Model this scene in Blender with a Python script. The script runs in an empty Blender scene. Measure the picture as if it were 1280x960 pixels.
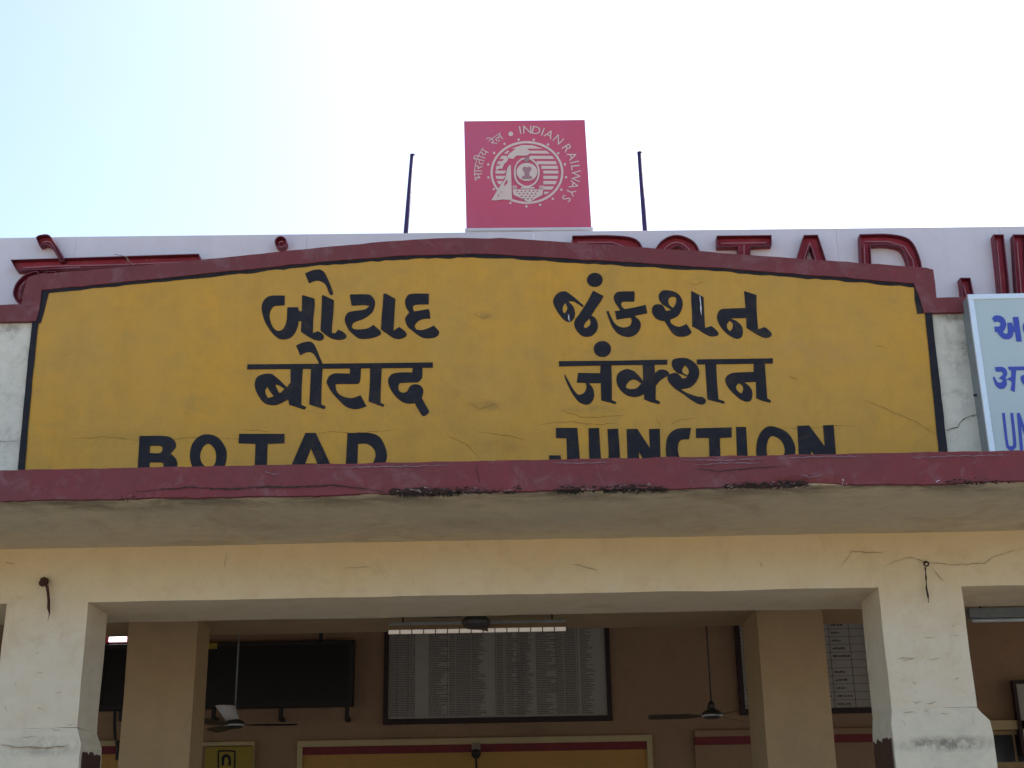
import bpy, bmesh, math, random
from mathutils import Vector, Matrix, noise
from mathutils.geometry import tessellate_polygon
random.seed(7)
S = bpy.context.scene
C = S.collection
R = math.radians

# ------------------------------------------------------------------ camera
F = 1700.0                      # focal length in photo pixels (1280 wide)
PITCH, ROLL, YAW = 19.9, -0.95, 0.6
EYE = Vector((0, 0, 1.6))
CM = Matrix.Rotation(R(YAW), 3, 'Z') @ Matrix.Rotation(R(90 + PITCH), 3, 'X') @ Matrix.Rotation(R(ROLL), 3, 'Z')
cam = bpy.data.objects.new('camera', bpy.data.cameras.new('camera'))
cam.data.sensor_width = 36
cam.data.lens = F / 1280 * 36
cam.data.clip_end = 2000
cam.matrix_world = Matrix.Translation(EYE) @ CM.to_4x4()
C.objects.link(cam)
S.camera = cam
# ------------------------------------------------------------------ sky and sun (behind the building, a little to the right)
SUN_EL, SUN_AZ = 50, 36         # azimuth from +Y towards +X
w = bpy.data.worlds.new('World'); S.world = w; w.use_nodes = True
nt = w.node_tree
sky = nt.nodes.new('ShaderNodeTexSky'); sky.sky_type = 'NISHITA'; sky.sun_disc = False
sky.sun_elevation = R(SUN_EL); sky.sun_rotation = R(SUN_AZ)
sky.air_density = 1.0; sky.dust_density = 2.0; sky.ozone_density = 1.0
bg = nt.nodes['Background']; bg.inputs[1].default_value = 0.13
nt.links.new(sky.outputs[0], bg.inputs[0])
sun = bpy.data.objects.new('sun', bpy.data.lights.new('sun', 'SUN'))
sun.data.energy = 3.2; sun.data.angle = R(0.5); sun.data.color = (1, .96, .9)
d = Vector((math.sin(R(SUN_AZ)) * math.cos(R(SUN_EL)), math.cos(R(SUN_AZ)) * math.cos(R(SUN_EL)), math.sin(R(SUN_EL))))
sun.rotation_euler = d.to_track_quat('Z', 'Y').to_euler()
C.objects.link(sun)
vs = S.view_settings
S.display_settings.display_device = 'sRGB'
vs.view_transform = 'Standard'; vs.look = 'None'; vs.gamma = 1; vs.use_curve_mapping = False
vs.exposure = 1.2
S.cycles.max_bounces = 10; S.cycles.diffuse_bounces = 7

# ------------------------------------------------------------------ helpers
def P(px, py, D):
    """the point of the vertical plane y = D that the photo shows at pixel px, py"""
    r = CM @ Vector(((px - 640) / F, (480 - py) / F, -1))
    return EYE + r * (D / r.y)

class MB:
    def __init__(s): s.v = []; s.f = []
    def add(s, vs_, fs):
        n = len(s.v); s.v += [Vector(v) for v in vs_]; s.f += [tuple(i + n for i in f) for f in fs]; return s
    def box(s, x0, x1, y0, y1, z0, z1):
        v = [(x, y, z) for x in (x0, x1) for y in (y0, y1) for z in (z0, z1)]
        return s.add(v, [(0, 1, 3, 2), (4, 6, 7, 5), (0, 4, 5, 1), (2, 3, 7, 6), (0, 2, 6, 4), (1, 5, 7, 3)])
    def grid(s, x0, x1, y0, y1, z0, z1, sx, sy, sz):
        """box whose faces are subdivided, shared vertices"""
        bm = {}
        nx = max(1, round((x1 - x0) / sx)); ny = max(1, round((y1 - y0) / sy)); nz = max(1, round((z1 - z0) / sz))
        base = len(s.v)
        def vi(i, j, k):
            if (i, j, k) not in bm:
                bm[(i, j, k)] = len(s.v)
                s.v.append(Vector((x0 + (x1 - x0) * i / nx, y0 + (y1 - y0) * j / ny, z0 + (z1 - z0) * k / nz)))
            return bm[(i, j, k)]
        for i in range(nx):
            for k in range(nz):
                s.f.append((vi(i, 0, k), vi(i + 1, 0, k), vi(i + 1, 0, k + 1), vi(i, 0, k + 1)))
                s.f.append((vi(i, ny, k), vi(i, ny, k + 1), vi(i + 1, ny, k + 1), vi(i + 1, ny, k)))
        for i in range(nx):
            for j in range(ny):
                s.f.append((vi(i, j, 0), vi(i, j + 1, 0), vi(i + 1, j + 1, 0), vi(i + 1, j, 0)))
                s.f.append((vi(i, j, nz), vi(i + 1, j, nz), vi(i + 1, j + 1, nz), vi(i, j + 1, nz)))
        for j in range(ny):
            for k in range(nz):
                s.f.append((vi(0, j, k), vi(0, j, k + 1), vi(0, j + 1, k + 1), vi(0, j + 1, k)))
                s.f.append((vi(nx, j, k), vi(nx, j + 1, k), vi(nx, j + 1, k + 1), vi(nx, j, k + 1)))
        return s
    def rough(s, amp, sc=5.0, seed=0.0):
        for v in s.v:
            n = noise.noise_vector(v * sc + Vector((seed, seed, seed)))
            n2 = noise.noise_vector(v * sc * 4 + Vector((seed, 3, 9)))
            v += n * amp + n2 * amp * .35
        return s
    def tube(s, pts, rad, n=8, cap=True):
        pts = [Vector(p) for p in pts]; rings = []
        for i, p in enumerate(pts):
            t = (pts[min(i + 1, len(pts) - 1)] - pts[max(i - 1, 0)]).normalized()
            a = t.cross(Vector((0, 0, 1)))
            if a.length < .05: a = t.cross(Vector((1, 0, 0)))
            a.normalize(); b = t.cross(a)
            r = rad[i] if isinstance(rad, (list, tuple)) else rad
            rings.append([p + (a * math.cos(2 * math.pi * k / n) + b * math.sin(2 * math.pi * k / n)) * r for k in range(n)])
        vs_ = [v for r in rings for v in r]; fs = []
        for i in range(len(pts) - 1):
            for k in range(n):
                fs.append((i * n + k, i * n + (k + 1) % n, (i + 1) * n + (k + 1) % n, (i + 1) * n + k))
        if cap:
            fs.append(tuple(range(n))[::-1]); fs.append(tuple((len(pts) - 1) * n + k for k in range(n)))
        return s.add(vs_, fs)
    def lathe(s, prof, cx, cy, cz, n=24):
        """prof: (radius, z) from bottom to top"""
        vs_ = [(cx + r * math.cos(2 * math.pi * k / n), cy + r * math.sin(2 * math.pi * k / n), cz + z) for r, z in prof for k in range(n)]
        fs = [(i * n + k, i * n + (k + 1) % n, (i + 1) * n + (k + 1) % n, (i + 1) * n + k) for i in range(len(prof) - 1) for k in range(n)]
        fs.append(tuple(range(n))[::-1]); fs.append(tuple((len(prof) - 1) * n + k for k in range(n)))
        return s.add(vs_, fs)
    def plate(s, contours, y0, y1):
        """contours: lists of (x, z) in the plane, first outer then holes; a solid plate from y0 (front) to y1"""
        cs = [[Vector((p[0], 0, p[1])) for p in c] for c in contours]
        flat = [v for c in cs for v in c]; n = len(flat)
        tri = tessellate_polygon([[Vector((v.x, v.z, 0)) for v in c] for c in cs])
        vs_ = [(v.x, y0, v.z) for v in flat] + [(v.x, y1, v.z) for v in flat]
        fs = []
        for t in tri:
            a, b, c = (flat[i] for i in t)
            ccw = (b.x - a.x) * (c.z - a.z) - (b.z - a.z) * (c.x - a.x)
            t = tuple(t) if ccw > 0 else tuple(t)[::-1]
            fs.append(t); fs.append(tuple(i + n for i in t[::-1]))
        o = 0
        for c in cs:
            m = len(c)
            ar = sum(c[i].x * c[(i + 1) % m].z - c[(i + 1) % m].x * c[i].z for i in range(m))
            for i in range(m):
                a, b = o + i, o + (i + 1) % m
                f = (b, a, a + n, b + n)
                if (ar < 0) != (c is not cs[0]): f = f[::-1]
                fs.append(f)
            o += m
        return s.add(vs_, fs)

ORG = {}
def thing(name, label, cat, loc, group=None):
    o = bpy.data.objects.new(name, None); C.objects.link(o); o.location = loc
    o.empty_display_size = .1
    o['label'] = label; o['category'] = cat
    if group: o['group'] = group
    ORG[o] = Vector(loc); return o
def part(name, mb, m, parent, bevel=0, smooth=False, kind=None, label=None):
    org = ORG[parent] if parent else Vector((0, 0, 0))
    me = bpy.data.meshes.new(name)
    me.from_pydata([tuple(v - org) for v in mb.v], [], mb.f)
    if smooth: me.shade_smooth()
    me.materials.append(m)
    o = bpy.data.objects.new(name, me); C.objects.link(o)
    if parent: o.parent = parent
    ORG[o] = org
    if bevel:
        b = o.modifiers.new('bevel', 'BEVEL'); b.width = bevel; b.segments = 2; b.limit_method = 'ANGLE'
    if kind: o['kind'] = kind
    if label: o['label'] = label
    return o
def single(name, mb, m, label, cat, loc, group=None, **k):
    loc = Vector(loc)
    me = bpy.data.meshes.new(name); me.from_pydata([tuple(v - loc) for v in mb.v], [], mb.f); me.materials.append(m)
    o = bpy.data.objects.new(name, me); o.location = loc; C.objects.link(o)
    o['label'] = label; o['category'] = cat
    if group: o['group'] = group
    return o
def dup(root, loc, label, rz=0):
    r = root.copy(); C.objects.link(r); r.location = loc; r.rotation_euler.z = rz; r['label'] = label
    for ch in root.children:
        c = ch.copy(); C.objects.link(c); c.parent = r
        for g in ch.children:
            q = g.copy(); C.objects.link(q); q.parent = c
    return r

# ------------------------------------------------------------------ materials
def mat(name, col, rough=.85, var=.0, var2=None, scale=1.5, bump=0., bscale=30, stain=None, stain_amt=.0, stain_scale=2.5,
        streak=0., metallic=0., emit=None, speck=0., edge_y=None, spec=.3, bump2=0., blobs=(), bounce_fade=None):
    m = bpy.data.materials.new(name); m.use_nodes = True
    n = m.node_tree.nodes; l = m.node_tree.links; b = n['Principled BSDF']
    b.inputs['Roughness'].default_value = rough; b.inputs['Metallic'].default_value = metallic
    b.inputs['Specular IOR Level'].default_value = spec
    b.inputs['Base Color'].default_value = (*col, 1)
    if emit:
        b.inputs['Emission Color'].default_value = (*emit[0], 1); b.inputs['Emission Strength'].default_value = emit[1]
    tc = n.new('ShaderNodeTexCoord')
    def nz(sc, det=6, rgh=.6, mp=None, dist=0.):
        t = n.new('ShaderNodeTexNoise'); t.inputs['Scale'].default_value = sc; t.inputs['Detail'].default_value = det
        t.inputs['Roughness'].default_value = rgh; t.inputs['Distortion'].default_value = dist
        if mp:
            q = n.new('ShaderNodeMapping'); q.inputs['Scale'].default_value = mp; l.new(tc.outputs['Object'], q.inputs[0]); l.new(q.outputs[0], t.inputs[0])
        else: l.new(tc.outputs['Object'], t.inputs[0])
        return t.outputs['Fac']
    def ramp(src, a, c):
        r = n.new('ShaderNodeMapRange'); r.inputs[1].default_value = a; r.inputs[2].default_value = c
        l.new(src, r.inputs[0]); return r.outputs[0]
    def mix(fac, a, bcol, k=1.0):
        x = n.new('ShaderNodeMix'); x.data_type = 'RGBA'
        if k != 1.0:
            mm = n.new('ShaderNodeMath'); mm.operation = 'MULTIPLY'; mm.inputs[1].default_value = k; l.new(fac, mm.inputs[0]); fac = mm.outputs[0]
        l.new(fac, x.inputs['Factor'])
        if isinstance(a, tuple): x.inputs['A'].default_value = (*a, 1)
        else: l.new(a, x.inputs['A'])
        if isinstance(bcol, tuple): x.inputs['B'].default_value = (*bcol, 1)
        else: l.new(bcol, x.inputs['B'])
        return x.outputs['Result']
    cur = col
    if bounce_fade:                          # paint fade plus painted-in warm soffit bounce, creamier towards the top: (colour, z bottom, z top)
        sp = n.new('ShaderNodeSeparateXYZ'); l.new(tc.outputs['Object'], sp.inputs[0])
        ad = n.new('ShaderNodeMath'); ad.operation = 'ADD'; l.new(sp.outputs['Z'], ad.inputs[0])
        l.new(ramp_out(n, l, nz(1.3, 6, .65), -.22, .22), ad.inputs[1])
        col2 = mix(ramp(ad.outputs[0], bounce_fade[2], bounce_fade[1]), col, bounce_fade[0])
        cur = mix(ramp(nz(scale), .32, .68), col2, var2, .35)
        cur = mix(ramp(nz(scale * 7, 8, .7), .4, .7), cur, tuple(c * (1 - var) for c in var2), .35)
    elif var or var2:
        v2 = var2 or tuple(c * (1 - var) for c in col)
        cur = mix(ramp(nz(scale), .32, .68), col, v2)
        if var: cur = mix(ramp(nz(scale * 7, 8, .7), .4, .7), cur, tuple(c * (1 - var * .9) for c in v2), .6)
    if speck:
        cur = mix(ramp(nz(70, 3, .5), .66, .72), cur, tuple(c * .35 for c in col), speck)
    if streak:
        cur = mix(ramp(nz(1, 7, .65, (5, 5, .55)), .5, .75), cur, tuple(c * .5 for c in col), streak)
    if stain:
        cur = mix(ramp(nz(stain_scale, 9, .72, None, .6), .52, .68), cur, stain, stain_amt)
    if edge_y is not None:            # dirt creeping from the drip edge (object y at the edge, width)
        sp = n.new('ShaderNodeSeparateXYZ'); l.new(tc.outputs['Object'], sp.inputs[0])
        e = ramp(sp.outputs['Y'], edge_y[0] + edge_y[1], edge_y[0])
        q = nz(1, 8, .7, (3.0, 5, 5), .3); mm = n.new('ShaderNodeMath'); mm.operation = 'MULTIPLY'
        l.new(e, mm.inputs[0]); l.new(ramp(q, .42, .58), mm.inputs[1])
        cur = mix(mm.outputs[0], cur, (.03, .022, .018), .85)
    for (bx_, bz_, rx_, rz_, bc_, ba_) in blobs:   # dirt with a place of its own (object x, z, radii)
        sp = n.new('ShaderNodeMapping'); sp.vector_type = 'TEXTURE'
        sp.inputs['Location'].default_value = (bx_, 0, bz_); sp.inputs['Scale'].default_value = (rx_, 1e3, rz_)
        l.new(tc.outputs['Object'], sp.inputs[0])
        ln = n.new('ShaderNodeVectorMath'); ln.operation = 'LENGTH'; l.new(sp.outputs[0], ln.inputs[0])
        e = ramp(ln.outputs['Value'], 1.0, .35)
        mm = n.new('ShaderNodeMath'); mm.operation = 'MULTIPLY'; l.new(e, mm.inputs[0]); l.new(ramp(nz(16, 8, .75), .38, .6), mm.inputs[1])
        cur = mix(mm.outputs[0], cur, bc_, ba_)
    if not isinstance(cur, tuple): l.new(cur, b.inputs['Base Color'])
    if bump:
        bp = n.new('ShaderNodeBump'); bp.inputs['Strength'].default_value = bump; bp.inputs['Distance'].default_value = .006
        l.new(nz(bscale, 8, .65), bp.inputs['Height'])
        if bump2:
            b2 = n.new('ShaderNodeBump'); b2.inputs['Strength'].default_value = bump2; b2.inputs['Distance'].default_value = .02
            l.new(nz(4.5, 5, .6), b2.inputs['Height']); l.new(bp.outputs[0], b2.inputs['Normal']); l.new(b2.outputs[0], b.inputs['Normal'])
        else: l.new(bp.outputs[0], b.inputs['Normal'])
        if rough > .3:
            l.new(ramp_out(n, l, nz(scale * 4), rough - .12, min(1, rough + .1)), b.inputs['Roughness'])
    return m
def ramp_out(n, l, src, a, b):
    r = n.new('ShaderNodeMapRange'); r.inputs[3].default_value = a; r.inputs[4].default_value = b; l.new(src, r.inputs[0]); return r.outputs[0]

def mpos(px, py, D=8.0): v = P(px, py, D); return v.x, v.z - .15
zB = P(640, 743, 8.0).z; zJ = P(640, 675, 8.0).z
DF = 8.0 * (zJ - 1.6) / (P(640, 612, 8.0).z - 1.6); DFo = DF - 8.0
M = dict(
    plinth=mat('flaking_whitewash', (.69, .62, .47), .9, .12, (.63, .57, .44), 1.6, .5, 26, (.36, .32, .26), .35, 3.0, .10, speck=.3, bump2=.5,
        blobs=[(*mpos(1182, 930), .36, .055, (.16, .14, .12), .85), (*mpos(55, 937), .32, .05, (.34, .29, .23), .6), (*mpos(60, 925), .3, .03, (.40, .34, .24), .5)]),
    cream=mat('cream_plaster', (.67, .49, .24), .9, .12, (.62, .48, .28), 1.1, .5, 24, (.44, .31, .17), .32, 3.4, .10, speck=.3, bump2=.5, bounce_fade=((.67, .62, .52), zB - .15 - .30, zJ - .15 - .0)),
    white=mat('whitewashed_plaster', (.66, .61, .49), .9, .10, (.60, .56, .47), 1.6, .4, 26, (.36, .32, .26), .35, 3.0, .10, speck=.3, bump2=.35),
    flank=mat('grimy_white_plaster', (.70, .66, .55), .9, .14, (.62, .58, .48), 1.8, .5, 26, (.26, .24, .20), .55, 4.2, .30, speck=.5, bump2=.4,
        blobs=[(*mpos(1190, 396), .14, .05, (.10, .09, .08), .8), (*mpos(1205, 430), .06, .16, (.25, .22, .18), .7), (*mpos(8, 412), .14, .05, (.16, .14, .12), .7), (*mpos(1195, 455), .1, .12, (.34, .3, .25), .6), (*mpos(15, 560), .1, .07, (.4, .36, .3), .5)]),
    soffit=mat('soffit_plaster', (.60, .49, .30), .92, .14, (.50, .42, .29), 1.5, .6, 22, (.34, .24, .13), .6, 1.8, edge_y=(DFo, .34), bump2=.5),
    ochre=mat('ochre_wall_paint', (.60, .30, .034), .68, .13, (.50, .285, .062), 1.3, .3, 22, (.38, .23, .055), .5, 2.8, .2, speck=.4, bump2=.7, spec=.25,
        blobs=[(*mpos(603, 397), .11, .045, (.27, .16, .05), .55), (*mpos(606, 509), .14, .05, (.27, .16, .05), .55), (*mpos(870, 354), .09, .06, (.33, .21, .06), .5), (*mpos(150, 552), .6, .07, (.33, .22, .04), .5), (*mpos(1020, 440), .5, .2, (.46, .27, .09), .4), (*mpos(735, 514), .25, .04, (.3, .19, .05), .5), (*mpos(620, 560), .2, .07, (.34, .18, .05), .5)]),
    maroon=mat('maroon_paint', (.20, .036, .042), .78, .18, (.16, .047, .050), 2.0, .7, 20, (.23, .13, .14), .5, 6.5, .2, speck=.3, bump2=.6,
        blobs=[(P(x, 610, 6.85).x, P(x, y, 6.85).z - .15, rx, .03, (.045, .028, .026), .85) for x, y, rx in ((530, 612, .26), (590, 612, .2), (718, 609, .12), (790, 608, .22), (960, 605, .26), (1220, 602, .2))]),
    black=mat('black_sign_paint', (.023, .022, .028), .72, .25, None, 3, .2, 30, (.07, .05, .035), .40, 9, spec=.18),
    crack=mat('dark_crack', (.05, .033, .026), .95, .3, None, 20),  # dark brown of cracks and mortar crumbs
    faint=mat('hairline_crack', (.30, .17, .035), .95, .3, None, 20),
    faintc=mat('hairline_crack_cream', (.36, .26, .15), .95, .3, None, 20),
    worn=mat('worn_maroon', (.27, .17, .19), .9, .3, None, 14),
    chip=mat('bare_mortar', (.34, .27, .22), .95, .3, (.20, .16, .13), 14, .6, 30),
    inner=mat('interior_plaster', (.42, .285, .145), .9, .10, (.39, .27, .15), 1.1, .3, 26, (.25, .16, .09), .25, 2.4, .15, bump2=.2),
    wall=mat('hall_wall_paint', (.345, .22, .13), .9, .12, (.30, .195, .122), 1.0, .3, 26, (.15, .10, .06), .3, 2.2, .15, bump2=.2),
    lintel=mat('pale_surround_paint', (.50, .40, .22), .85, .1, None, 2, .3, 26),
    warmpanel=mat('orange_wall_paint', (.48, .27, .08), .85, .1, None, 1.2, .3, 26),
    band=mat('maroon_band', (.20, .03, .035), .7, .15, None, 2, .3, 26),
    tile=mat('brown_dado_tile', (.075, .038, .032), .45, .2, None, 3, .1, 30, spec=.4),
    hoard=mat('lilac_white_sheet', (.69, .65, .665), .5, .05, (.65, .62, .635), 1.0, .05, 12, (.40, .37, .36), .22, 2.2, .15, spec=.35),
    red=mat('red_acrylic', (.36, .035, .055), .6, .25, None, 3, .2, 20, (.30, .12, .11), .5, 9, spec=.3, speck=.3),
    redrim=mat('dark_red_rim', (.17, .022, .038), .6, .25, None, 4, .1, 20, spec=.5),
    tube=mat('faded_neon_tube', (.42, .16, .17), .3, .2, None, 8, spec=.5),
    board=mat('magenta_board', (.60, .085, .14), .6, .08, (.56, .10, .175), 2.2, .08, 14, (.48, .14, .28), .3, 2.0, .08, spec=.4),
    boardedge=mat('board_edge', (.36, .12, .30), .5),
    cream_print=mat('cream_print', (.72, .57, .50), .6, .08, None, 9),
    shade_print=mat('mauve_print', (.40, .22, .24), .6, .1, None, 9),
    pole=mat('painted_pole', (.055, .03, .11), .6, .3, None, 6, .2, 30),
    alu=mat('aluminium_frame', (.72, .78, .82), .35, .06, None, 6, .05, 20, metallic=.35, spec=.6),
    alud=mat('dull_metal_side', (.28, .31, .30), .55, .2, (.23, .25, .25), 4, .1, 20, (.16, .15, .13), .4, 5, metallic=.2),
    signface=mat('pale_sign_sheet', (.46, .55, .56), .45, .04, None, 1.2, .02, 12, spec=.4),
    blue=mat('blue_vinyl', (.055, .085, .42), .45, .08, None, 6),
    screen=mat('black_display', (.008, .008, .009), .35, .2, None, 2, spec=.35),
    iron=mat('dark_iron', (.030, .024, .022), .6, .3, None, 8, .3, 30),
    rust=mat('rusty_iron', (.075, .028, .022), .85, .35, None, 20, .5, 60),
    paper=mat('grey_chart_sheet', (.36, .34, .30), .7, .06, None, 1.4, .03, 10),
    print_=mat('chart_print', (.075, .060, .060), .7),
    frame=mat('dark_wood_frame', (.035, .018, .018), .55, .25, None, 5, .15, 30),
    fanw=mat('dark_fan_paint', (.05, .045, .04), .4, .2, None, 6, spec=.5),
    fanl=mat('white_fan_cover', (.62, .62, .60), .4, .1, None, 6),
    grille=mat('bright_louvre', (.80, .76, .70), .28, .05, None, 6, metallic=.6, emit=((1, .86, .72), .10)),  # slight emission stands in for outside light reflected in the louvre
    lamp=mat('lit_panel', (.9, .9, .95), .4, emit=((.93, .90, 1), 2.2)),
    signy=mat('yellow_notice', (.30, .22, .02), .5, .08, None, 3),
    asphalt=mat('dusty_forecourt', (.34, .31, .26), .95, .12, (.30, .27, .23), .4, .4, 14, (.20, .17, .13), .3, .8),
    floor=mat('stone_floor', (.50, .45, .38), .5, .12, None, .8, .1, 14),
    glass=mat('dark_glass', (.02, .025, .035), .12, spec=.6),
)

# ------------------------------------------------------------------ the setting
g = part('ground', MB().add([(-300, -300, 0), (300, -300, 0), (300, 300, 0), (-300, 300, 0)], [(0, 1, 2, 3)]), M['asphalt'], None)
g['kind'] = 'structure'
XL, XR = -9.5, 9.5              # how far the building is built
D0, D1 = 8.0, 8.68              # front row of pillars, front and back face
E0, E1 = 9.9, 10.6              # inner row
BW = 14.5                       # back wall of the hall
zF = P(640, 575.3, DF).z          # canopy top
zI = P(640, 787, E1).z          # inner beam soffit
zC = 4.35                       # hall ceiling
fl = part('hall_floor', MB().box(XL, XR, D0 - 1.6, BW + .3, 0.004, .15), M['floor'], None); fl['kind'] = 'structure'

st = thing('station_building', 'cream and maroon station entrance with pillared porch and ochre painted name gable', 'building', (0, D0, 0.15))
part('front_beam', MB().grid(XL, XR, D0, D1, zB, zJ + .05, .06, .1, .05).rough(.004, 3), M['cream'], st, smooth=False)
# canopy slab and its maroon drip fascia with a broken lower edge
can = part('canopy_slab', MB().grid(XL, XR, DF + .035, D0, zJ, zF - .012, .07, .07, .1).rough(.005, 2.4, 4), M['soffit'], st)
fm = MB().grid(XL, XR, DF, DF + .032, zJ - .008, zF, .02, .035, .019)
for v in fm.v:
    hx = v.x
    low = max(0, min(1, 1 - (v.z - (zJ - .008)) / .06))
    n1 = noise.fractal(Vector((hx * 2.2, 0, 3)), 1.0, 2.0, 5)
    chip = max(0, noise.fractal(Vector((hx * 1.15, 5, 1)), .9, 2.1, 6) - .12) * .16
    v.z += low * (n1 * .009 + noise.noise(Vector((hx * 22, 1, 1))) * .004 + chip * .2)
    v.y += low * min(.028, chip * .35) + noise.noise(v * 9) * .005 + noise.noise(v * 28) * .0035
    if v.z > zF - .03: v.z += noise.fractal(Vector((hx * 6, 1, 2)), 1, 2, 4) * .004
part('fascia', fm, M['maroon'], can)
# crumbled mortar, roots and chips where the drip edge has come away
def crumbs(x0, x1, n, size, m, nm='broken_mortar', up=.028, dn=.010):
    q = MB(); a, b = P(x0, 612, DF).x, P(x1, 612, DF).x
    for i in range(n):
        x = a + (b - a) * random.betavariate(1.3, 1.3); r_ = size * random.uniform(.35, 1.0)
        c = Vector((x, DF + random.uniform(-.004, .03), zJ - .007 + random.triangular(-dn, up, 0)))
        vs_ = [Vector(v).normalized() * r_ * random.uniform(.6, 1.1) for v in ((1, 0, 0), (-1, 0, 0), (0, 1, 0), (0, -1, 0), (0, 0, 1), (0, 0, -1))]
        vs_ = [c + Vector((v.x * 1.8, v.y * .7, v.z * .7)) for v in vs_]
        q.add(vs_, [(0, 2, 4), (2, 1, 4), (1, 3, 4), (3, 0, 4), (2, 0, 5), (1, 2, 5), (3, 1, 5), (0, 3, 5)])
    part(nm, q, m, can, kind='stuff')
for (x0, x1, n, sz) in ((488, 560, 260, .014), (540, 650, 200, .012), (690, 748, 110, .011), (752, 835, 200, .013), (905, 1012, 170, .012), (1180, 1266, 90, .008), (146, 176, 26, .007), (380, 400, 8, .007)):
    crumbs(x0, x1, n, sz, M['crack']); crumbs(x0, x1, n // 3, sz * .9, M['rust'], 'loose_mortar'); crumbs(x0, x1, n // 4, sz * .7, M['chip'], 'bare_mortar')
crumbs(1160, 1190, 14, .006, M['hoard'], 'paint_flake', .03, 0); crumbs(1045, 1062, 6, .006, M['hoard'], 'paint_flake', .04, 0)
def rootlets(x0, x1, n):
    q = MB()
    for i in range(n):
        x = random.uniform(x0, x1); p0 = P(x, 612, DF - .004); p0.z = zJ - .012; pts = [p0.copy()]
        dx = random.uniform(-.5, .5)
        for k in range(4):
            p0 = p0 + Vector((dx * .012 + random.uniform(-.006, .006), random.uniform(.001, .014), -random.uniform(.0, .006))); pts.append(p0.copy())
        q.tube(pts, [.0018, .0016, .0014, .001, .0006], 4, False)
    part('dry_rootlets', q, M['iron'], can, kind='stuff')
rootlets(755, 805, 110); rootlets(815, 834, 50); rootlets(500, 575, 120); rootlets(700, 724, 50)

def ribbon(pts, D, wd, m, parent, name='crack', mbk=None):
    ps = []
    for i in range(len(pts) - 1):
        a, b = pts[i], pts[i + 1]; k = max(2, int(math.dist(a, b) / 4))
        for j in range(k):
            t = j / k
            ps.append((a[0] + (b[0] - a[0]) * t + random.uniform(-.5, .5), a[1] + (b[1] - a[1]) * t + random.uniform(-.7, .7)))
    ps.append(pts[-1]); W = [P(x, y, D) for x, y in ps]
    up, dn = [], []
    for i, v in enumerate(W):
        t = i / (len(W) - 1); r = wd * (math.sin(math.pi * min(1, max(0, t))) ** .5 * .8 + .12) * random.uniform(.5, 1.3)
        tg = (W[min(i + 1, len(W) - 1)] - W[max(i - 1, 0)]).normalized()
        nx, nz_ = -tg.z, tg.x
        up.append((v.x + nx * r, v.z + nz_ * r)); dn.append((v.x - nx * r, v.z - nz_ * r))
    q = MB()
    n = len(W)
    q.add([(x, D, z) for x, z in up] + [(x, D, z) for x, z in dn], [(i + n, i + n + 1, i + 1, i) for i in range(n - 1)])
    return part(name, q, m, parent)
def crop(ox, oy, sc, s):
    a = [float(t) for t in s.split()]; return [(ox + a[i] / sc, oy + a[i + 1] / sc) for i in range(0, len(a), 2)]
ribbon(crop(0, 560, 2, '330 110 480 98 560 103 640 97 700 98 780 97 830 92 900 100 980 112'), DF - .007, .0045, M['crack'], can)
ribbon(crop(640, 560, 2, '455 52 520 58 600 50 690 46'), DF - .007, .0025, M['crack'], can)
ribbon(crop(0, 560, 2, '1190 40 1195 70 1200 88'), DF - .007, .002, M['crack'], can)
for s in ([(850, 573), (900, 574), (960, 571)], [(868, 580), (905, 577), (950, 577)], [(970, 572), (1010, 569.5), (1080, 569)], [(690, 577), (720, 577.5), (760, 576)], [(400, 583), (470, 582), (560, 580)], [(1140, 570), (1200, 568.5), (1262, 567)], [(1000, 592), (1012, 595), (1030, 592)], [(330, 588), (342, 591), (350, 590)]):
    ribbon([(x, y + 1.5) for x, y in s], DF - .007, .0032, M['worn'], can, 'worn_paint')
beam = [o for o in st.children if o.name == 'front_beam'][0]
for s in ('820 300 850 258 900 262 935 258', '925 300 960 283 1000 272 1030 285 1100 292 1180 288 1210 270 1280 250', '1050 298 1080 335', '620 285 625 300', '150 290 215 305'):
    ribbon(crop(640, 560, 2, s), D0 - .009, .0020, M['faintc'], beam)
for s in ('10 285 40 292', '560 300 566 262', '860 300 930 296'):
    ribbon(crop(0, 560, 2, s), D0 - .009, .0016, M['faintc'], beam)

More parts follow.
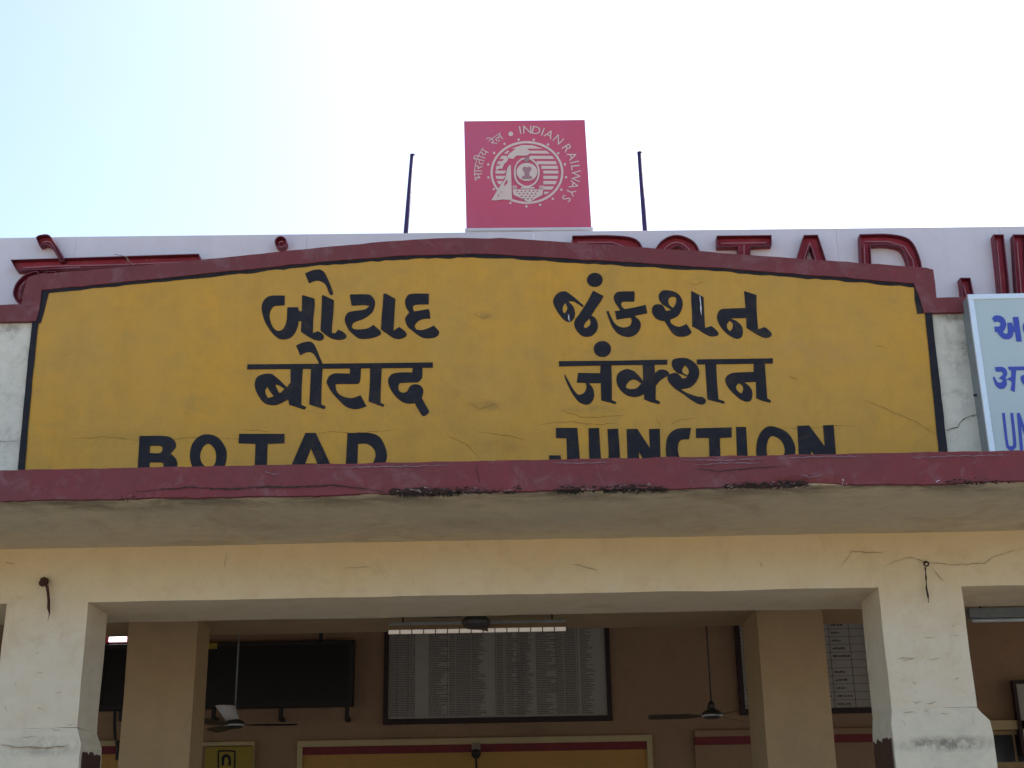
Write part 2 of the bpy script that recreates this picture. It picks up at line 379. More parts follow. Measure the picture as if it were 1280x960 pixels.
# pillars with a wider painted base
ZP = P(1218, 884, 8.0).z; ZTILE = P(1108, 912, 8.1).z
def pillar(x0, x1, y0, y1, ztop, m, sd, plinth=True, label=None, el=.05, er=.06, dz=0.):
    zp = ZP + dz if plinth else .15
    q = MB().grid(x0, x1, y0, y1, zp, ztop, .06, .1, .06)
    for v in q.v:      # rounded arrises
        v += noise.noise_vector(v * 3) * .004 + noise.noise_vector(v * 12 + Vector((0, 3, 9))) * .0014
    p = part('pillar', q, m, st, label=label)
    if plinth:
        zt, zs = zp, zp - .085
        def ring(z, ax, ay): return [(x0 - ax * el, y0 - ay, z), (x1 + ax * er, y0 - ay, z), (x1 + ax * er, y1 + ay, z), (x0 - ax * el, y1 + ay, z)]
        q = MB(); rs = []
        N = 14
        def dense(z, ax, ay, amp):
            c = ring(z, ax, ay); out = []
            for i in range(4):
                a, b = Vector(c[i]), Vector(c[(i + 1) % 4])
                for k in range(N):
                    v = a.lerp(b, k / N); v.z += amp * noise.noise(v * 9); out.append(v + noise.noise_vector(v * 12) * .003)
            return out
        layers = [dense(zt, 0, 0, 0), dense(zt - .03, .3, .003, .02), dense(zs, .95, .006, .025), dense(zs - .03, 1, .009, .03), dense(zs - .075, 1, .020, .035), dense(zs - .11, 1, .016, .03), dense(1.4, 1, .016, 0), dense(.15, 1, .016, 0)]
        vs_ = [v for L in layers for v in L]; n = 4 * N; fs = []
        for i in range(len(layers) - 1):
            for k in range(n): fs.append((i * n + k, (i + 1) * n + k, (i + 1) * n + (k + 1) % n, i * n + (k + 1) % n))
        q.add(vs_, fs); part('plinth', q, M['plinth'], p)
        for s, xe in ((-1, x0 - el), (1, x1 + er)):     # brown dado tiles on the inner sides
            q = MB(); ys = [y0 + .02 + (y1 - y0 - .04) * i / 16 for i in range(17)]
            zt_ = [ZTILE - .05 + .03 * noise.noise(Vector((y * 19, sd, 0))) + .02 * noise.noise(Vector((y * 60, sd, 0))) for y in ys]
            xa = xe + s * .007
            vs_ = [(xa, y, .15) for y in ys] + [(xa, y, z) for y, z in zip(ys, zt_)] + [(xe - s * .02, y, .15) for y in ys] + [(xe - s * .02, y, z) for y, z in zip(ys, zt_)]
            fs = []
            for i in range(16):
                fs += [(i, i + 1, 18 + i, 17 + i), (17 + i, 18 + i, 52 + i, 51 + i)]
            fs += [(0, 17, 51, 34), (16, 50, 67, 33)]
            q.add(vs_, fs); part('dado_cladding', q, M['tile'], p)
    return p
XA0, XA1 = P(3, 800, D0).x, P(107, 790, D0).x
XB0, XB1 = P(1104, 790, D0).x, P(1209, 790, D0).x
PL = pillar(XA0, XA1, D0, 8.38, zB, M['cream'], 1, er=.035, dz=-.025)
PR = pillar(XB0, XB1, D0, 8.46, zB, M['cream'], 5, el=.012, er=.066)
pitch = XB0 - XA0
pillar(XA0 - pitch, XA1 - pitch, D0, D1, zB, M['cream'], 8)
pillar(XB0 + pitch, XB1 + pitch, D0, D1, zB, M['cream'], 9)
ribbon(crop(0, 880, 8, '0 405 180 432 300 430 400 440 480 440 550 430 620 430 680 405'), D0 - .022, .004, M['faintc'], PL, 'crack')
ribbon(crop(1020, 660, 3.2, '320 530 350 520 400 525'), D0 - .012, .002, M['faintc'], PR, 'crack')
for s in ('340 532 370 527 400 520', '440 527 470 524 500 518', '430 440 455 438 480 437', '540 396 548 392 556 385', '545 428 560 432 572 428', '385 612 392 618 400 628', '404 655 398 662', '440 700 460 703 482 692', '350 742 375 736 402 738', '550 612 562 606 576 600',
          '385 690 400 700 415 692 430 700', '500 740 515 745 528 742', '340 765 352 775 360 800 372 822', '625 765 632 780 630 792', '435 722 448 735 452 742', '520 500 530 504', '345 610 352 604'):
    ribbon(crop(1020, 660, 3.2, s), D0 - .009, .0014, M['faintc'], PR, 'scuff_mark')
for s in ('160 552 172 549 186 553', '95 830 130 826 160 829', '155 700 168 703 180 712', '215 790 240 800 262 796', '265 388 270 396', '60 205 80 230 96 236', '330 840 336 862', '20 690 30 720', '240 640 262 637', '60 600 72 604', '150 470 166 466', '280 770 300 776 320 768'):
    ribbon(crop(0, 680, 3.43, s), D0 - .009, .0014, M['faintc'], PL, 'scuff_mark')
# inner pillars and beam
ICL0, ICL1 = P(160, 800, E0).x, P(246, 800, E0).x
ICR0, ICR1 = P(948, 800, E0).x, P(1031, 800, E0).x
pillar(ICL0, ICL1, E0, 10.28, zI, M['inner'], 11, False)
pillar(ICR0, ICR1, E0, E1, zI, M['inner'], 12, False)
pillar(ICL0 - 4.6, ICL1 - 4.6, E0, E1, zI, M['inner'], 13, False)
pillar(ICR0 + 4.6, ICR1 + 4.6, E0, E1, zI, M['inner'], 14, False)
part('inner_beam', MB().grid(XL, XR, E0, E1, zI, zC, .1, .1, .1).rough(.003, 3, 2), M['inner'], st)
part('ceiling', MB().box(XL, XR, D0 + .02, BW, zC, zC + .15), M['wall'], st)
part('side_wall', MB().box(XL - .25, XL, D0 + .25, BW + .25, .15, 1.35), M['wall'], st)  # side walls, out of view, cut low so sky light fills the hall
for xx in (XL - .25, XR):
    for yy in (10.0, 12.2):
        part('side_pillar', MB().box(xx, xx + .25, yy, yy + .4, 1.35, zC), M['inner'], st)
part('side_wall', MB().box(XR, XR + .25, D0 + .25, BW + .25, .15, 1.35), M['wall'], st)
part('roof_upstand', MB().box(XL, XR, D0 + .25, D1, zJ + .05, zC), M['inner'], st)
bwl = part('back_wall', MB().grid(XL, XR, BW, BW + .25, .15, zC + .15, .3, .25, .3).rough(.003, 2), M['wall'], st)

# raised surrounds, maroon bands and paler wall under them on the back wall
def pr(x0, x1, y0, y1, D, dd):
    a, b = P(x0, y0, D), P(x1, y0, D); cc = P((x0 + x1) / 2, y0, D).z; e = P((x0 + x1) / 2, y1, D).z
    return (a.x, b.x, D, D + dd, e, cc)
def low(b, z=.15): return (b[0], b[1], b[2], b[3], z, b[5])
W1 = BW - .10
bx = pr(372, 815, 922, 930, W1, .10)
part('counter_lintel', MB().box(*bx), M['lintel'], bwl, bevel=.006)
part('counter_jamb', MB().box(bx[0], bx[0] + .055, W1, BW, .15, bx[4]), M['lintel'], bwl, bevel=.004)
part('counter_jamb', MB().box(bx[1] - .055, bx[1], W1, BW, .15, bx[4]), M['lintel'], bwl, bevel=.004)
bz = pr(372, 815, 930.3, 940, W1 + .03, .07)
part('counter_band', MB().box(bx[0] + .055, bx[1] - .055, W1 + .02, BW, bz[4], bx[4]), M['band'], bwl)
part('counter_panel', MB().box(bx[0] + .055, bx[1] - .055, W1 + .05, BW, .15, bz[4]), M['warmpanel'], bwl)
# right of it: recessed bay with a ledge
bx = pr(868, 1110, 911, 919, W1, .10)
part('ledge', MB().box(*bx), M['wall'], bwl, bevel=.006)
b2 = pr(868, 1110, 919, 929, W1 + .02, .08)
part('ledge_band', MB().box(b2[0], b2[1], b2[2], b2[3], b2[4], bx[4]), M['band'], bwl)
part('alcove_panel', MB().box(b2[0], b2[1], W1 + .05, BW, .15, b2[4]), M['wall'], bwl)
# left door surround
bx = pr(60, 157, 926, 933, W1, .10)
part('door_lintel', MB().box(*bx), M['lintel'], bwl, bevel=.006)
b2 = pr(60, 157, 933, 943, W1 + .02, .08)
part('door_band', MB().box(b2[0], b2[1], b2[2], b2[3], b2[4], bx[4]), M['band'], bwl)
part('door_panel', MB().box(b2[0], b2[1], W1 + .04, BW, .15, b2[4]), M['warmpanel'], bwl)
bx = pr(250, 318, 927, 932, W1, .10)
part('door_lintel', MB().box(*bx), M['lintel'], bwl, bevel=.005)
part('door_jamb', MB().box(bx[1] - .03, bx[1], W1, BW, .15, bx[4]), M['lintel'], bwl)
# right bay of the hall seen past the right pillar
bx = pr(1236, 1330, 918, 952, BW - .05, .05)
for i in range(3):
    a = bx[0] + (bx[1] - bx[0]) * i / 3; b = bx[0] + (bx[1] - bx[0]) * (i + 1) / 3
    part('window_pane', MB().box(a + .015, b - .015, BW - .04, BW + .0, bx[4], bx[5]), M['glass'], bwl)
part('window_frame', MB().box(bx[0] - .04, bx[1] + .04, BW - .02, BW, bx[4] - .05, bx[5] + .04), M['inner'], bwl)
part('window_lintel', MB().box(bx[0] - .1, bx[1] + .1, BW - .12, BW, bx[5] + .045, bx[5] + .14), M['lintel'], bwl, bevel=.005)

# ------------------------------------------------------------------ parapet with the painted name panel
DY = 7.97                       # ochre face
def xz(pts, D): return [(P(x, y, D).x, P(x, y, D).z) for x, y in pts]
top_out = [(34, 346), (44, 343.5), (187, 331), (400, 309.5), (490, 301), (560, 297.5), (625, 297.5), (680, 300.8), (800, 308.5), (914, 317), (1060, 327.5), (1158, 334.5), (1167, 337)]
top_in = [(52, 362), (200, 348), (400, 327), (500, 319.5), (590, 317), (640, 318.8), (680, 321), (800, 328.5), (905, 335), (1020, 344), (1143, 354)]
zt = zF - .05
def dens(pts, step=12):
    o = []
    for i in range(len(pts) - 1):
        a, b = pts[i], pts[i + 1]; k = max(1, int(math.dist(a, b) / step))
        for j in range(k): o.append((a[0] + (b[0] - a[0]) * j / k, a[1] + (b[1] - a[1]) * j / k))
    o.append(pts[-1]); return o
face = xz([(p[0], p[1] + 6) for p in dens(top_out)], DY)
xa, xb = P(30, 560, DY).x - .02, P(1178, 560, DY).x + .02
face[0] = (xa, face[0][1]); face[1] = (xa + .02, face[1][1]); face[-1] = (xb, face[-1][1])
par = part('name_gable', MB().plate([[(xa, zt), (xb, zt)] + face[::-1]], DY, DY + .26), M['ochre'], st)
# maroon coping, 4 cm proud of the face
DC = DY - .014
outer = xz(dens([(-60, 383), (27, 380), (33, 350)] + top_out + [(1169, 355), (1171, 372), (1240, 370.5)]), DC)
inner = xz(dens([(-60, 403), (45, 401), (49, 385)] + top_in + [(1151, 375), (1156, 391), (1240, 389)]), DC)
# run the cap on along the side walls
outer = [(XL, outer[0][1])] + outer + [(XR, outer[-1][1])]
inner = [(XL, inner[0][1])] + inner + [(XR, inner[-1][1])]
for L in (outer, inner):
    for i in range(1, len(L) - 1):
        x, z = L[i]; L[i] = (x + noise.noise(Vector((x * 9, z * 9, 1))) * .006, z + noise.noise(Vector((x * 9, z * 9, 7))) * .006)
part('coping', MB().plate([inner + outer[::-1]], DC, DY + .30), M['maroon'], par, bevel=.006)
def stripe(pts_a, pts_b, D=DY - .003, m='black', name='painted_border', parent=None):
    q = MB().plate([xz(pts_a, D) + xz(pts_b, D)[::-1]], D, D + .002); return part(name, q, M[m], parent or par)
jit = lambda pts, a=.7: [(x + random.uniform(-a, a) * .5, y + random.uniform(-a, a)) for x, y in pts]
ti = dens(top_in, 9)
stripe(jit([(x, y - 3) for x, y in ti], .2), jit([(x, y + 4.8) for x, y in ti], .9))
stripe(jit(dens([(51, 361), (48, 385), (44, 404)])), jit(dens([(61, 366), (56, 388), (51, 404)])), DY - .0045)
stripe(jit(dens([(40, 400), (31, 490), (22, 587)])), jit(dens([(48.5, 400), (39, 490), (30.8, 587)])), DY - .006)
stripe(jit(dens([(1143, 353), (1143.5, 374), (1147, 392)])), jit(dens([(1150, 355), (1153, 374), (1158, 392)])), DY - .0045)
stripe(jit(dens([(1156, 390), (1164, 470), (1174, 568)])), jit(dens([(1165, 390), (1174, 470), (1185, 568)])), DY - .006)
# side walls of the roof, grimy white
zcap0, zcap1 = P(20, 398, DY + .03).z, P(1190, 386, DY + .03).z
part('roof_side_wall', MB().grid(XL, xa - .0, DY + .02, DY + .25, zt, zcap0 + .02, .09, .1, .09).rough(.004, 4, 3), M['flank'], st)
part('roof_side_wall', MB().grid(xb + .0, XR, DY + .02, DY + .25, zt, zcap1 + .02, .09, .1, .09).rough(.004, 4, 6), M['flank'], st)
ribbon([(1182, 538), (1198, 534), (1201, 527), (1212, 520), (1224, 518)], DY + .008, .003, M['crack'], par)
ribbon([(-20, 551), (22, 551.5)], DY + .008, .002, M['crack'], par)
for s in ('0 105 100 110 220 110 320 98 450 100 540 105 600 108', '900 80 960 70 1060 78 1150 72 1280 62', '560 60 640 66 700 72'):
    ribbon(crop(150, 520, 3.657, s), DY - .0025, .0013, M['faint'], par)
for s in ('0 68 60 60 140 55 230 66 330 60', '980 75 1060 84 1200 70 1300 72', '540 70 560 50 640 40', '480 40 500 70'):
    ribbon(crop(670, 510, 3.2, s), DY - .0025, .0013, M['faint'], par)
for s in ([(590, 392), (603, 398), (615, 394)], [(585, 503), (600, 512), (618, 505), (628, 514)], [(560, 545), (585, 556), (600, 574)], [(1090, 430), (1110, 436)], [(855, 350), (868, 357), (880, 352)],
          [(600, 540), (640, 545), (660, 552)], [(700, 512), (730, 522), (780, 519)], [(90, 548), (130, 546), (160, 549)], [(1080, 500), (1110, 512), (1150, 530), (1172, 545)], [(230, 515), (236, 519)], [(985, 470), (1000, 476)]):
    ribbon(s, DY - .0025, .0015, M['faint'], par)

def spline(s, ox, oy, sc):
    """'x y x* y' style outline; a star after y marks a corner; smooth elsewhere"""
    tok = s.split(); pts = []; cor = []
    for i in range(0, len(tok), 2):
        y = tok[i + 1]; c = y.endswith('*')
        pts.append((ox + float(tok[i]) / sc, oy + float(y.rstrip('*')) / sc)); cor.append(c)
    n = len(pts); out = []
    for i in range(n):
        p1, p2 = pts[i], pts[(i + 1) % n]
        p0 = pts[i - 1] if not cor[i] else (2 * p1[0] - p2[0], 2 * p1[1] - p2[1])
        p3 = pts[(i + 2) % n] if not cor[(i + 1) % n] else (2 * p2[0] - p1[0], 2 * p2[1] - p1[1])
        if cor[i] and cor[(i + 1) % n]: out.append(p1); continue
        for k in range(5):
            t = k / 5
            out.append(tuple(.5 * (2 * p1[j] + (p2[j] - p0[j]) * t + (2 * p0[j] - 5 * p1[j] + 4 * p2[j] - p3[j]) * t * t + (3 * p1[j] - p0[j] - 3 * p2[j] + p3[j]) * t ** 3) for j in (0, 1)))
    return out
def glyph(contours, ox, oy, sc, D, th, m, parent, name='painted_letter', lift=0.):
    cs = [xz(spline(c, ox, oy, sc), D) for c in contours]
    return part(name, MB().plate(cs, D - lift - th, D - lift), M[m], parent)
def ell(cx, cy, rx, ry, n=16):
    return ' '.join('%.1f %.1f' % (cx + rx * math.cos(2 * math.pi * k / n), cy + ry * math.sin(2 * math.pi * k / n)) for k in range(n))
GL = [
 (320, 335, 10.108, [
  ['365 350* 362 472* 290 477 225 487 185 540 172 610 185 680 215 750 262 795* 300 795 345 770 380 700 392 620 397 498* 530 497* 545 548* 580 548* 583 350* 600 347* 740 388* 742 480 725 640 718 825* 785 800* 840 835 858 870 845 905 800 920 730 905 650 860 568 805* 575 672* 540 672* 525 750 480 840 420 890 340 903 275 885 200 815 130 710 90 610 72 520 85 440 130 380 200 352'],
  ['835 347* 855 347* 985 410* 978 560 960 750 962 828* 1005 825* 1040 782* 1100 810 1142 855 1130 890 1070 908 980 900 900 860 815 790* 825 640 832 480'],
  ['620 70* 700 35 790 20 840 35 880 80 930 190 970 300 968 335 945 342 920 310 890 230 850 185 790 162 730 170 670 195*']]),
 (430, 355, 9.846, [
  ['72 140* 85 130* 290 130 345 155 380 210 378 275 350 345 290 400 220 438 150 462 108 490 100 540 140 560 220 560 300 545 362 505* 420 555 455 595 440 630 370 660 280 675 190 672 120 625 55 560 15 470 15 410 50 355 120 335 210 325 270 310 318 268* 230 262 95 268*'],
  ['485 120* 520 122* 632 185* 622 350 608 580* 680 530* 740 575 772 620 750 655 680 678 610 665 540 620 455 560* 465 400 480 240'],
  ['1045 120* 1042 252* 920 254 860 265 848 295 862 338* 950 325 1040 308* 1055 350 1062 425* 980 432 920 455 880 495 872 530 890 562* 960 568 1040 545 1105 512* 1145 555 1173 595 1150 640 1090 665 990 668 920 635 840 575 780 520 752 440 765 400 805 352* 765 290 752 220 770 160 830 122']]),
 (305, 425, 10.667, [
  ['622 370* 622 570* 575 630* 540 600 480 540 420 490 380 460 330 450 250 460 180 495 148 560 150 640 175 710 230 800 290 850 370 870 450 862 530 825 590 795* 605 865* 700 895 780 922* 815 925* 830 895* 765 865* 770 620 785 370*', '310 625* 350 690 398 750* 360 765 320 775* 290 720 285 670', '415 598* 450 600 500 625 540 655* 490 705* 465 705* 440 650'],
  ['895 370* 885 600 872 860* 980 895 1070 922* 1090 890* 1030 860* 1035 620 1048 370*'],
  ['695 75* 770 40 860 22 910 35 950 85 1000 200 1055 335* 1010 335* 970 250 920 180 860 162 800 180 750 205*']]),
 (410, 445, 9.143, [
  ['255 125* 250 203* 90 200 40 215 5 245 -15 300 5 350 40 410 110 490 200 575 280 605 350 605 440 575* 372 448* 320 470 260 483 190 470 130 440 95 390 85 322* 345 320* 368 280 378 125*'],
  ['483 125* 478 330 465 520* 560 555 635 582* 640 555* 600 535* 605 330 615 125*'],
  ['968 120* 965 188* 820 190 740 205 695 250 690 310 720 390 780 470 850 525 920 545 990 540* 1030 610 1075 680 1110 682 1150 650 1150 620 1110 550 1072 480* 1088 420 1085 375 1050 335 985 325 935 350 910 400* 870 420 825 410 805 375 810 330 840 310 1030 302* 1070 260 1078 230 1080 120*']]),
 (685, 335, 9.143, [
  [ell(535, 137, 90, 80)],
  ['515 262* 635 322* 600 385 540 470 495 545* 540 575 568 640 560 710 510 770 450 787 390 775 330 720 300 650 312 590 350 540 410 450 470 350', '475 580* 488 620 475 660 430 690* 405 675* 430 620'],
  ['400 450* 340 410 285 382 230 385* 280 430 308 500 300 570 265 610 230 617 180 590 120 520 70 430 60 370 90 310 140 275 200 270 250 300 310 345 405 430*', '200 400* 220 450 212 490 190 522* 172 500 168 460 180 425'],
  ['985 268* 990 300 985 385* 900 385 850 390 835 415 845 445 875 472* 1000 450 1115 422* 1135 518* 1050 535 985 550* 1035 590 1060 640 1050 700 1010 755 950 785 880 785 800 750 740 680 700 590 668 500* 690 490* 720 560 760 630 810 670 870 682 930 665 955 620 950 570* 880 575 785 592* 765 495* 830 485* 790 430 760 380 752 330 775 290 820 272']]),
 (810, 355, 8.0, [
  ['155 65 230 70 300 100 340 160 345 220 325 280 290 325 220 358* 235 400 300 430 345 420 385 402* 410 440 437 485* 400 515 340 528 285 520 235 480 190 410 165 370* 120 365 70 335 40 280 50 225 90 205 140 212 165 245 180 272* 235 262* 190 232 145 205* 115 165 108 110 130 80', '240 128 280 140 278 195 250 242* 215 215 202 180 210 145'],
  ['432 70* 555 132* 560 250 570 440* 635 422* 680 460 705 495 690 518 630 525 570 500 500 455 442 425* 440 300 432 160'],
  ['960 72* 1085 112* 1085 250 1100 455* 1168 432* 1215 470 1238 505 1215 532 1160 538 1080 500 985 440* 982 342* 820 345* 880 370 935 420 948 480 935 530 890 548 830 525 770 480 715 410 690 340 700 290 730 255 790 248 975 242* 968 150', '815 368* 845 395 845 440 822 475* 795 450 788 410']]),
 (695, 425, 8.533, [
  [ell(495, 97, 92, 84)],
  ['475 260* 472 355* 235 352* 222 455* 318 460* 325 500 310 550 270 580 230 580 180 520 130 430 95 370* 88 370* 105 430 150 530 200 610 250 665 310 690 360 680 395 640 408 580 390 510 350 462* 478 462* 482 645* 560 665 635 685* 645 665* 595 640* 595 450 590 260*'],
  ['925 255* 930 440* 880 380 830 335 760 312 700 330 655 370 645 440 670 510 730 575 800 605 870 605 940 580* 942 635* 1020 665 1105 685* 1108 660* 1062 635* 1065 490* 1110 435 1160 400 1215 372* 1190 335 1150 318 1100 320 1055 355* 1050 250*', '745 500 770 450 810 425 850 425 910 465* 860 515 800 525 770 520']]),
 (830, 440, 9.143, [
  ['195 70 260 75 330 110 385 170 403 240 385 310 340 375 280 412 190 425* 240 460 300 485 380 510 440 518 475 550 470 585 435 600 380 588 300 540 220 480 140 430 70 365 38 300 60 262 110 242 150 248 185 275 205 305* 245 300* 270 285* 200 255 150 240* 105 190 88 130 110 85', '240 150* 275 190 285 235 265 270* 215 240 208 200'],
  ['468 130* 480 300 495 535* 520 550 690 592* 690 565* 622 540* 605 330 595 130*'],
  ['1025 125* 1025 230* 850 235 770 245 715 280 700 330 730 400 790 470 870 540 940 568 990 555 1010 500 1000 430 960 380 915 348* 1050 342* 1055 530* 1130 560 1218 580* 1220 555* 1180 530* 1165 330 1150 125*', '850 355* 895 385 905 430 885 478* 840 445 822 400']]),
 (150, 520, 3.657, [
  ['90 92* 205 92 245 108 256 140 232 172* 255 195 262 225 245 258 200 270 80 270*', '137 137* 185 137 195 152 183 170 136 170*', '135 213* 190 213 200 226 190 240 135 240*'],
  ['402 84 450 100 482 145 488 185 478 230 450 262 402 272 355 262 328 225 320 180 330 130 360 95', '405 127 432 150 440 185 432 222 404 236 378 220 366 185 378 145'],
  ['545 82* 752 82* 752 125* 675 128* 670 270* 615 270* 620 128* 542 125*'],
  ['848 78* 895 78* 985 270* 925 270* 912 240* 838 240* 822 270* 765 270*', '873 148* 903 218* 846 218*'],
  ['1040 78* 1140 78 1190 100 1218 160 1215 210 1185 255 1130 270 1030 270*', '1088 128* 1130 128 1160 150 1168 180 1155 215 1120 226 1085 226*']]),
 (670, 510, 3.2, [
  ['80 80* 165 80* 175 230 150 258 110 262 60 245 52 190* 98 190* 105 220 125 222* 122 122* 80 120*'],
  ['210 82* 252 80* 260 200 272 222 290 200 286 85* 328 83* 335 215 310 255 272 265 232 255 215 215'],
  ['362 85* 405 83* 455 160* 452 85* 495 83* 500 262* 455 262* 412 175* 415 262* 368 262*'],
  ['620 80* 612 125* 580 128 568 150 570 185 585 215 620 220* 622 262* 570 262 535 235 520 185 525 120 560 85'],
  ['640 82* 782 78* 782 118* 735 120* 740 262* 695 262* 692 120* 640 120*'],
  ['800 76* 840 76* 850 262* 806 262*'],
  ['940 73 1000 95 1032 140 1035 190 1010 240 955 262 905 240 882 190 885 130 905 90', '945 112 980 130 995 170 980 210 955 225 930 205 922 165 928 130'],
  ['1045 72* 1092 70* 1155 155* 1148 70* 1190 68* 1205 262* 1165 262* 1100 170* 1102 262* 1055 262*']]),
]
k_ = 0
for ox, oy, sc, gs in GL:
    for gcs in gs:
        k_ += 1
        glyph(gcs, ox, oy, sc, DY, .003 + .0007 * (k_ % 3), 'black', par)
for pts in (('309.5 455.8* 400 455* 541 453.3* 541 459.7* 405 461* 309 461.8*'), ('698.5 451.7* 770 451.2* 834 449.8* 834 455.8* 765 456.7* 699 458.1*'), ('871 449.6* 966 448.2* 965.9 454.4* 906 455.3* 871.3 455.6*')):
    glyph([pts], 0, 0, 1, DY, .0055, 'black', par, 'painted_headline')
# thin pale scratches across three letters
for s in ([(710.5, 392), (711, 398), (712, 402)], [(875, 368.5), (876, 381), (877, 394)]):
    ribbon(s, DY - .0085, .004, M['hoard'], par, 'paint_drip')

# ------------------------------------------------------------------ white rooftop hoarding with red channel letters
DH = 8.95
hz1 = lambda px: P(px, 297 - 14 * px / 1280, DH).z
zh0 = zC + .35
hd = thing('rooftop_hoarding', 'long white rooftop signboard with red channel letters standing behind the ochre gable', 'sign', (0, DH, zC + .15))
xs = [-420, -160, 96, 384, 667, 842, 1045, 1250, 1500, 1760]
for a, b in zip(xs[:-1], xs[1:]):
    A, B = P(a, 290, DH).x + .0007, P(b, 290, DH).x - .0007
    za, zb = hz1(max(0, min(1280, a))), hz1(max(0, min(1280, b)))
    part('sheet_panel', MB().plate([[(A, zh0), (B, zh0), (B, zb), (A, za)]], DH, DH + .012), M['hoard'], hd)
    part('backing_frame', MB().box(A, B, DH + .013, DH + .16, zh0, min(za, zb) - .004).box(A + .2, A + .25, DH + .02, DH + .09, zC + .15, zh0), M['alud'], hd)
def channel(contours, ox, oy, sc, tubes=()):
    cs = [xz(spline(c, ox, oy, sc), DH - .03) for c in contours]
    th = .07
    o = part('channel_letter', MB().plate(cs, DH - .022, DH - .004), M['red'], hd)
    q = MB()
    for c in cs:
        n = len(c); ar = sum(c[i][0] * c[(i + 1) % n][1] - c[(i + 1) % n][0] * c[i][1] for i in range(n))
        sgn = 1 if ar > 0 else -1
        if c is not cs[0]: sgn = -sgn
        inn = []
        for i in range(n):
            a, b, c2 = Vector(c[i - 1]), Vector(c[i]), Vector(c[(i + 1) % n])
            t = ((c2 - b).normalized() + (b - a).normalized())
            t = t.normalized() if t.length > 1e-6 else (c2 - b).normalized()
            inn.append((b.x - t.y * .007 * sgn, b.y + t.x * .007 * sgn))
        vs_ = [(p[0], y, p[1]) for y in (DH - th, DH - .0225) for p in c] + [(p[0], y, p[1]) for y in (DH - th, DH - .0225) for p in inn]
        fs = []
        for i in range(n):
            j = (i + 1) % n
            fs += [(i, j, n + j, n + i), (2 * n + i, 3 * n + i, 3 * n + j, 2 * n + j), (i, 2 * n + i, 2 * n + j, j)]
        q.add(vs_, fs)
    part('letter_rim', q, M['redrim'], o)
    for t in tubes:
        part('neon_tube', MB().tube([P(x, y, DH - .045) for x, y in dens(crop(ox, oy, sc, t), 4)], .0055, 6), M['tube'], o, smooth=True)
# Hindi word, only its upper part clears the gable
channel(['450 140* 490 115 570 103 620 120 670 190 740 310 800 420* 735 430* 690 340 640 260 600 232 560 225 495 245*'], 0, 285, 9.6, ['500 180 560 160 610 170 650 230 700 330 745 400'])
channel(['15.4 327.5* 250 320* 254 333* 23 341*'], 0, 0, 1, ['28 335 60 333 150 331 245 327', '30 338 60 337 100 334'])
channel(['480 550 400 552 300 600 215 690 180 790 190 860 240 930 330 990 480 1000* 480 930* 380 920 290 860 270 780 320 690 400 640 480 630*'], 0, 285, 9.6, ['300 640 250 700 225 780 240 860'])
channel(['60 342* 72 341.5* 73 390* 61 390*'], 0, 0, 1)
channel([ell(352, 305.5, 7.5, 7.5, 14)], 0, 0, 1, [' '.join('%.1f %.1f' % (352 + 3.6 * math.cos(t), 305.5 + 3.6 * math.sin(t)) for t in [i * .7 for i in range(9)])])
part('stray_wire', MB().tube([P(x, y, DH - .08) for x, y in ((143, 318), (152, 319.5), (158, 321), (160, 327), (158, 331))], .0025, 5).tube([P(x, y, DH - .08) for x, y in ((157, 320), (163, 328), (168, 332))], .0025, 5), M['chip'], hd)
channel(['715 297.5* 765 297 795 302 803 320 790 342* 806 356 808 376 790 392 716 396*', '730 310* 768 310 785 320 768 336 730 337*', '731 351* 770 351 790 366 770 382 731 383*'], 0, 0, 1, ['722 303 765 303 790 312'])
channel(['845 296.5 868 306 877 330 878 355 868 382 846 394 824 384 813 356 813 330 824 306', '846 310 861 322 864 345 860 368 846 379 832 368 828 345 832 322'], 0, 0, 1, [' '.join('%.1f %.1f' % (845.5 + 25.5 * math.sin(t), 345 - 42 * math.cos(t)) for t in [i * .25 - 1.5 for i in range(13)])])
channel(['895 297.5* 963.5 296.8* 963.5 309.5* 937 310.5* 938 394* 922 394* 921.5 311* 895.5 311.5*'], 0, 0, 1, ['901 304.5 930 304 958 303.5', '930 306 930 350'])
channel(['1003.5 296.8* 1021 296.4* 1052 392* 1037 392* 1031 374* 994 374* 989 393* 974 393*', '1012 310* 1027 358* 997 359*'], 0, 0, 1, ['984 388 1012 303 1042 388'])
channel(['1073 295.8* 1110 295.5 1135 302 1147 322 1151 345 1146 372 1128 388 1100 391 1077 391*', '1086.5 309* 1110 309 1127 316 1135 345 1126 370 1104 377 1090 377*'], 0, 0, 1, ['1081 302 1110 302 1130 308 1141 325 1144 345', '1080 306 1083 380'])
channel(['1239.5 296* 1252.5 296* 1260 372 1252 392 1230 398 1206 392 1198 350* 1211 350* 1218 378 1232 383 1245 374 1246 360'], 0, 0, 1, ['1246 301 1252 370', '1204 356 1210 376'])
channel(['1264 296* 1279 296* 1284 370 1296 382 1310 370 1306 296* 1320 296* 1326 372 1318 392 1296 397 1274 390 1269 372'], 0, 0, 1, ['1271 302 1277 372'])

